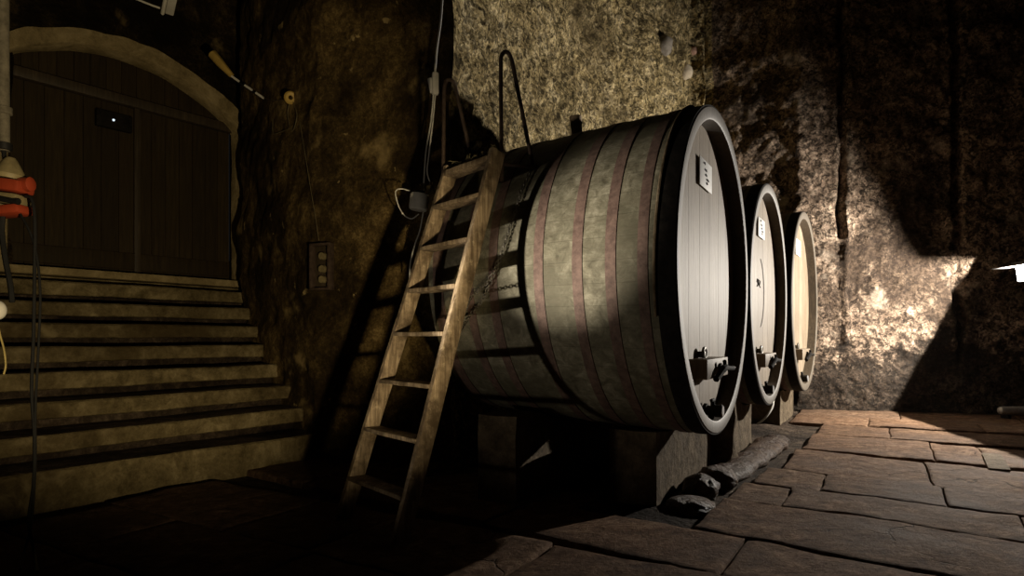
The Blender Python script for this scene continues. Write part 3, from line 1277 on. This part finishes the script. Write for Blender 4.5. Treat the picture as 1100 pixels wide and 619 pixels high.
# ------------------------------------------------------------------ cables at the wall corner
D = 4.72
cable = thing('hanging_cable', 'white power cable with a connector hanging down behind the ladder', 'cable', ray(467, 200, D))
lo2 = cable.location.copy()
mb = MB()
mb.tube([p - lo2 for p in smooth_path([ray(480, -190, D), ray(478, -60, D), ray(475, 0, D), ray(473, 25, D), ray(469, 55, D), ray(467, 84, D)], 8)], .008, 8)
mb.build('cord', M['white_plastic'], cable)
for pts in ([(466, 98), (463, 130), (458, 160), (456, 185), (455, 205)], [(468, 98), (465, 130), (461, 165), (459, 185), (463, 200), (460, 208)], [(456, 215), (455, 226), (451, 248), (446, 262), (441, 282), (440, 300)]):
    mb = MB()
    mb.tube([p - lo2 for p in smooth_path([ray(a, b, D + .01 * k) for k, (a, b) in enumerate(pts)], 8)], .0055, 8)
    mb.build('cord', M['white_plastic'], cable)
mb = MB()
plank(mb, ray(467.5, 78, D) - lo2, ray(467.5, 102, D) - lo2, V(1, .3, 0), .05, .045, .012)
plank(mb, ray(462, 84, D) - lo2, ray(465, 100, D) - lo2, V(1, -.3, 0), .04, .035, .010)
mb.build('connector', M['white_plastic'], cable)

box = thing('power_box', 'small grey power box hanging on the white cable left of the ladder', 'box', ray(449, 226, D - .06))
lo3 = box.location.copy()
mb = MB()
tilt = Matrix.Rotation(.14, 3, 'Y')
mb.lathe([(0, .058), (.01, .068), (.105, .072), (.12, .066), (.125, .03)], 'z', (0, 0, .0), 28, mtx=tilt)
mb.build('housing', M['grey_plastic'], box)
mb = MB()
mb.box(V(.02, 0, .128), (.07, .05, .03), tilt, .008)
mb.build('lid_clip', M['black_rubber'], box)
mb = MB()
mb.tube([p - lo3 for p in smooth_path([ray(440, 205, D - .08), ray(431, 203, D - .08), ray(425, 206, D - .08), ray(427, 218, D - .08), ray(433, 230, D - .08), ray(442, 235, D - .08), ray(450, 230, D - .08)], 8)], .0045, 8)
mb.build('lead', M['white_plastic'], box)

# ------------------------------------------------------------------ fittings on the left walls
side_p, side_n = V(-2.3, 6.1, 0), V(.745, -.667, 0)
pier_p, pier_n = V(-1.71, 5.50, 0), V(-.377, -.926, 0)


def on_side(px, py, off=.06):
    return on_plane(px, py, side_p, side_n) + side_n * off


def on_pier(px, py, off=.07):
    return on_plane(px, py, pier_p, pier_n) + pier_n * off


from mathutils.bvhtree import BVHTree
WALLS = []
for nm in ('wall_left', 'wall_side', 'wall_back'):
    me = bpy.data.objects[nm].data
    WALLS.append(BVHTree.FromPolygons([v.co.copy() for v in me.vertices], [tuple(p.vertices) for p in me.polygons]))


def on_wall(px, py, off=.03):
    d = V((px - CX) / F, 1, -(py - CY) / F).normalized()
    best = min((h[3] for h in (b.ray_cast(V(0, 0, H), d) for b in WALLS) if h[0]), default=6.5)
    return V(0, 0, H) + d * (best - off)


c = on_wall(312, 105, .07)
ins = thing('cable_reel', 'small yellow ceramic disc on the wall with thin wires dangling', 'disc', c)
mb = MB()
fd = (V(0, 0, H) - c).normalized() + side_n * .35
fr = fd.to_track_quat('X', 'Z').to_matrix()
mb.lathe([(-.02, .058), (-.02, .02), (.02, .02), (.025, .045), (.012, .058)], 'x', (0, 0, 0), 24, closed=True, mtx=fr)
mb.build('disc', M['yellow_plastic'], ins)
mb = MB()
for pts in ([(311, 110), (309, 122), (311, 134), (314, 141)], [(315, 110), (319, 124), (316, 138), (314, 141)], [(310, 106), (298, 108), (286, 106), (282, 104)], [(311, 138), (304, 141), (295, 144), (293, 142), (293, 128)]):
    mb.tube([p - c for p in smooth_path([on_wall(a, b, .05) for a, b in pts], 6)], .0026, 6)
mb.build('wire', M['dull_wire'], ins)

GW = 'pale stones bedded in the back wall'
for px, py, r, mt, lab in ((737, 77, .10, 'cream_stone', 'pale cream stone bedded in the back wall above the cask rim'), (744, 56, .075, 'pink_stone', 'small pinkish stone bedded in the back wall, higher than the cream one'), (713, 49, .13, 'grey_stone', 'larger grey stone bedded high in the back wall')):
    boulder('wall_stone', lab, on_wall(px, py, -.01), (r, r * .8, r * 1.15), M[mt], group=GW, seg=2)

# old batten with broken white clips above the arch
q0, q1, q2 = ray(228, 58, 6.35), ray(249, 82, 6.35), ray(284, 106, 6.35)
bt = thing('wall_batten', 'short yellowed wooden stick with white clips fixed above the arch', 'batten', q0)
mb = MB()
mb.tube([V(0, 0, 0), (q1 - q0) * .4, (q1 - q0)], [.05, .045, .022], 10)
mb.build('stick', M['yellow_plastic'], bt, roughen=.014, rs=12)
for a, b in ((.0, .22), (.40, .62), (.74, .98)):
    mb = MB()
    mb.tube([q1.lerp(q2, a) - q0, q1.lerp(q2, b) - q0], .012, 8)
    mb.build('clip', M['white_plastic'], bt)
mb = MB()
mb.tube([q1.lerp(q2, -.3) - q0 + V(0, .02, -.01), q2 - q0 + V(0, .02, -.01)], .009, 8)
mb.build('core', M['black_rubber'], bt)

# broken electrical box in the wall, with its wire
pb = on_wall(347, 287, .06)
fb = thing('fuse_box', 'small old broken fuse box on the left wall', 'box', pb)
ez = math.atan2(pier_n.y, pier_n.x) + PI / 2
fb.rotation_euler = (0, 0, ez)
mb = MB()
wI, hI = .095, .19
for (x, z, sx, sz) in ((-wI, 0, .022, 2 * hI), (wI, 0, .022, 2 * hI), (0, hI, 2 * wI + .02, .022), (0, -hI, 2 * wI + .02, .022)):
    mb.box((x, -.02, z), (sx, .07, sz), None, .003)
mb.build('frame', M['rust_pipe'], fb)
mb = MB()
mb.box((0, .01, 0), (2 * wI, .01, 2 * hI), None, .002)
mb.build('back_plate', M['oak_dark_chime_shade'], fb)
for z in (.09, -.02, -.11):
    mb = MB()
    mb.lathe([(-.045, .03), (-.01, .035), (.0, .03)], 'y', (.02, -.005, z), 14)
    mb.build('fuse', M['cream_plastic'], fb)
mb = MB()
mb.tube(smooth_path([on_wall(322, 130), on_wall(326, 155), on_wall(330, 180), on_wall(334, 205), on_wall(338, 228), pb + V(-.02, -.05, .22)], 8), .0024, 6)
tag(mb.build('wall_wire', M['dull_wire']), 'thin loose wire running down the left wall to the fuse box', 'wire')

# fluorescent batten on the ceiling above the door, only its end in frame
e0, e1 = ray(182, 13, 5.0), ray(198, -60, 4.3)
fl = thing('ceiling_light', 'white fluorescent batten hanging at the top above the door', 'light', e0)
mb = MB()
plank(mb, V(0, 0, 0), e1 - e0, V(1, 0, 0), .06, .05, .006)
mb.build('housing', M['white_plastic'], fl)
mb = MB()
mb.tube([V(-.055, 0, -.01), e1 - e0 + V(-.055, 0, -.01)], .014, 10)
mb.build('tube', M['white_plastic'], fl)
mb = MB()
mb.tube([V(-.01, 0, .01), ray(164, 6, 5.0) - e0, ray(144, -2, 5.0) - e0, ray(110, -20, 5.0) - e0], .008, 8)
mb.build('lead', M['white_plastic'], fl)
mb = MB()
mb.tube([e1 - e0, e1 - e0 + V(0, 0, 1.2)], .01, 8)
mb.build('hanger', M['rust_pipe'], fl)

# ------------------------------------------------------------------ power pendant at the left edge
DP = 3.0
pend = thing('conduit', 'pale upright conduit pipe coming down at the left edge', 'pipe', ray(4, 162, DP))
lo4 = pend.location.copy()
mb = MB()
mb.tube([V(0, 0, 0), V(-.005, 0, .5), V(0, 0, 3.0)], .026, 14)
mb.build('pipe', M['grey_paint'], pend, roughen=.004)
for z in (.02, .19):
    mb = MB()
    mb.lathe([(z - .018, .0265), (z - .015, .034), (z + .015, .034), (z + .018, .0265)], 'z', (0, 0, 0), 16)
    mb.build('collar', M['black_rubber'] if z < .1 else M['grey_paint'], pend)
pl = thing('power_connector', 'red and cream power connector hanging below the left edge pipe', 'connector', ray(8, 232, DP))
lo5 = pl.location.copy()


def p5(px, py):
    return ray(px, py, DP) - lo5


rx = Matrix.Rotation(.12, 3, 'Y')
mb = MB()
mb.lathe([(0, .062), (.02, .068), (.05, .05), (.085, .03), (.10, .018)], 'z', p5(9, 192), 20, mtx=rx)
mb.build('cap', M['cream_plastic'], pl)
mb = MB()
mb.box(p5(11, 200), (.155, .12, .058), rx, .014)
mb.lathe([(-.03, .03), (.085, .034), (.09, .026)], 'x', p5(14, 198), 16)
mb.build('red_housing', M['red_plastic'], pl)
mb = MB()
mb.box(p5(11, 214), (.13, .11, .05), rx, .014)
mb.build('cream_band', M['cream_plastic'], pl)
mb = MB()
mb.tube([p5(8, 215) + V(0, -.045, 0), p5(28, 219) + V(0, -.045, 0)], .016, 10)
mb.build('socket', M['black_rubber'], pl)
mb = MB()
mb.box(p5(11, 227), (.15, .11, .045), Matrix.Rotation(-.1, 3, 'Y'), .014)
mb.build('red_base', M['red_plastic'], pl)
mb = MB()
mb.tube([p5(4, 162), p5(6, 178)], .010, 8)
mb.build('strain_relief', M['black_rubber'], pl)
mb = MB()
mb.tube([p - lo5 for p in smooth_path([ray(a, b, DP) for a, b in [(3, 230), (2, 250), (6, 280), (11, 305), (13, 325)]], 8)], .012, 8)
mb.build('tail_cable', M['black_rubber'], pl)
GC = 'black cables hanging down at the left edge'
for lab, pts, r in (('black cable curving out from the red connector down to the floor', [(27, 211), (34, 214), (37.5, 240), (37, 300), (36, 360), (34, 420), (37, 470), (36, 520), (31, 560), (36, 590), (40, 615)], .0075),
                    ('thin black cable hanging just right of the thicker one', [(20, 226), (36, 260), (43, 310), (41, 380), (38, 440), (38, 500), (34, 560), (27, 590), (22, 612)], .0055)):
    mb = MB()
    mb.tube(smooth_path([ray(a, b, DP - .02 if b < 585 else min(DP, F * (H - .012) / (b - CY))) for a, b in pts], 8), r, 8)
    tag(mb.build('power_cable', M['black_rubber']), lab, 'cable', GC)
pk = thing('pull_cord', 'white round knob on a yellowed cord at the left edge', 'cord', ray(-3, 345, DP - .1))
lo6 = pk.location.copy()
mb = MB()
bmesh.ops.create_uvsphere(mb.bm, u_segments=20, v_segments=14, radius=.036)
for v in mb.bm.verts:
    v.co.z = v.co.z * 1.25 + .05
mb.build('knob', M['white_plastic'], pk)
mb = MB()
mb.tube([p - lo6 for p in smooth_path([ray(-3, 345, DP - .1), ray(0, 360, DP - .1), ray(4, 375, DP - .1), ray(6, 392, DP - .1), ray(4, 402, DP - .1)], 6)], .004, 6)
mb.tube([V(0, 0, .09), V(-.02, 0, .5), V(-.03, .05, 3.9)], .003, 6)
mb.build('cord', M['yellow_wire'], pk)

# ------------------------------------------------------------------ work lamp at the right edge
LP = V(5.88, 7.29, 1.80)
LD = V(-.977, .17, -.13).normalized()
lamp = thing('work_lamp', 'bright floodlight shining from the right edge of the cellar', 'lamp', V(LP.x + .42, LP.y, 0))
lo7 = lamp.location.copy()
yaw = LD.to_track_quat('X', 'Z').to_matrix()
mb = MB()
mb.box(LP - LD * .075 - lo7, (.11, .30, .235), yaw, .012)
hs = mb.build('housing', M['lamp_body'], lamp)
mb = MB()
mb.box(LP - LD * .016 - lo7, (.010, .27, .21), yaw, .002)
mb.build('lens', M['lamp_glow'], lamp)
mb = MB()
HZ = .075
mb.box(LP + LD * .03 + V(-.855 * HZ + .10, .08, HZ) - lo7, (.20, .56, .006), None, .001)
mb.box(LP + V(.03, 0, HZ * .5 + .055) - lo7, (.12, .26, .05), None, .001)
mb.build('hood', M['lamp_body'], lamp)
mb = MB()
mb.tube([LP - LD * .12 - lo7, V(-.15, 0, LP.z - .02), V(0, 0, LP.z - .1), V(0, 0, .45)], .016, 10)
mb.build('pole', M['lamp_body'], lamp)
for k in range(3):
    a = .3 + k * 2 * PI / 3
    mb = MB()
    mb.tube([V(0, 0, .6), V(.26 * math.cos(a), .26 * math.sin(a), .012)], .011, 8)
    mb.build('leg', M['lamp_body'], lamp)

# pale metal tube lying on the floor by the end wall
c0 = V(6.26, 8.15, .10)
pt = thing('floor_lamp_tube', 'pale metal tube fitting lying on the floor by the end wall', 'fitting', (c0.x, c0.y, 0))
mb = MB()
mb.lathe([(0, .02), (.02, .045), (.06, .055), (.9, .055), (.92, .03)], 'x', (0, 0, .10), 20)
mb.build('casing', M['pale_metal'], pt)
for x in (.10, .75):
    mb = MB()
    mb.box((x, 0, .025), (.05, .12, .05), None, .006)
    mb.build('foot', M['black_rubber'], pt)

# ------------------------------------------------------------------ lights
def spot(name, loc, dirv, watt, col, deg, blend, size):
    l = bpy.data.lights.new(name, 'SPOT')
    l.energy = watt
    l.color = col
    l.spot_size = math.radians(deg)
    l.spot_blend = blend
    l.shadow_soft_size = size
    o = bpy.data.objects.new(name, l)
    C.objects.link(o)
    o.location = loc
    o.rotation_euler = dirv.to_track_quat('-Z', 'Y').to_euler()
    return o


spot('flood_light', LP + LD * .03, V(-.875, .228, .428), 1050, (1.0, .92, .81), 178, .02, .03)
PA = V(-1.95, 2.12, .28)
PT = V(.32, 3.52, 1.55)
spot('ground_light', PA, PT - PA, 850, (1.0, .88, .70), 20, 1.0, .03)
spot('ground_spill', PA, V(2.1, 1.45, 1.42), 42, (1.0, .86, .66), 73, 1.0, .03)
PB = V(.5, .6, .6)
spot('stair_light', PB, V(-3.6, 4.9, 1.75), 370, (1.0, .78, .44), 54, .6, .05)

w = bpy.data.worlds.new('cellar_dark')
bpy.context.scene.world = w
w.use_nodes = True
w.node_tree.nodes['Background'].inputs[0].default_value = (1, .8, .55, 1)
w.node_tree.nodes['Background'].inputs[1].default_value = .0006

# ------------------------------------------------------------------ camera
cam = bpy.data.cameras.new('camera')
cam.sensor_width = 36
cam.lens = 36 * F / 1100
cam.shift_y = (CY - 309.5) / 1100
cam.clip_start = .05
co = bpy.data.objects.new('camera', cam)
C.objects.link(co)
co.location = (0, 0, H)
co.rotation_euler = (PI / 2, 0, 0)
sc = bpy.context.scene
sc.camera = co
sc.view_settings.view_transform = 'Standard'
sc.view_settings.look = 'None'
sc.view_settings.exposure = 0
sc.view_settings.gamma = 1
sc.view_settings.use_curve_mapping = False
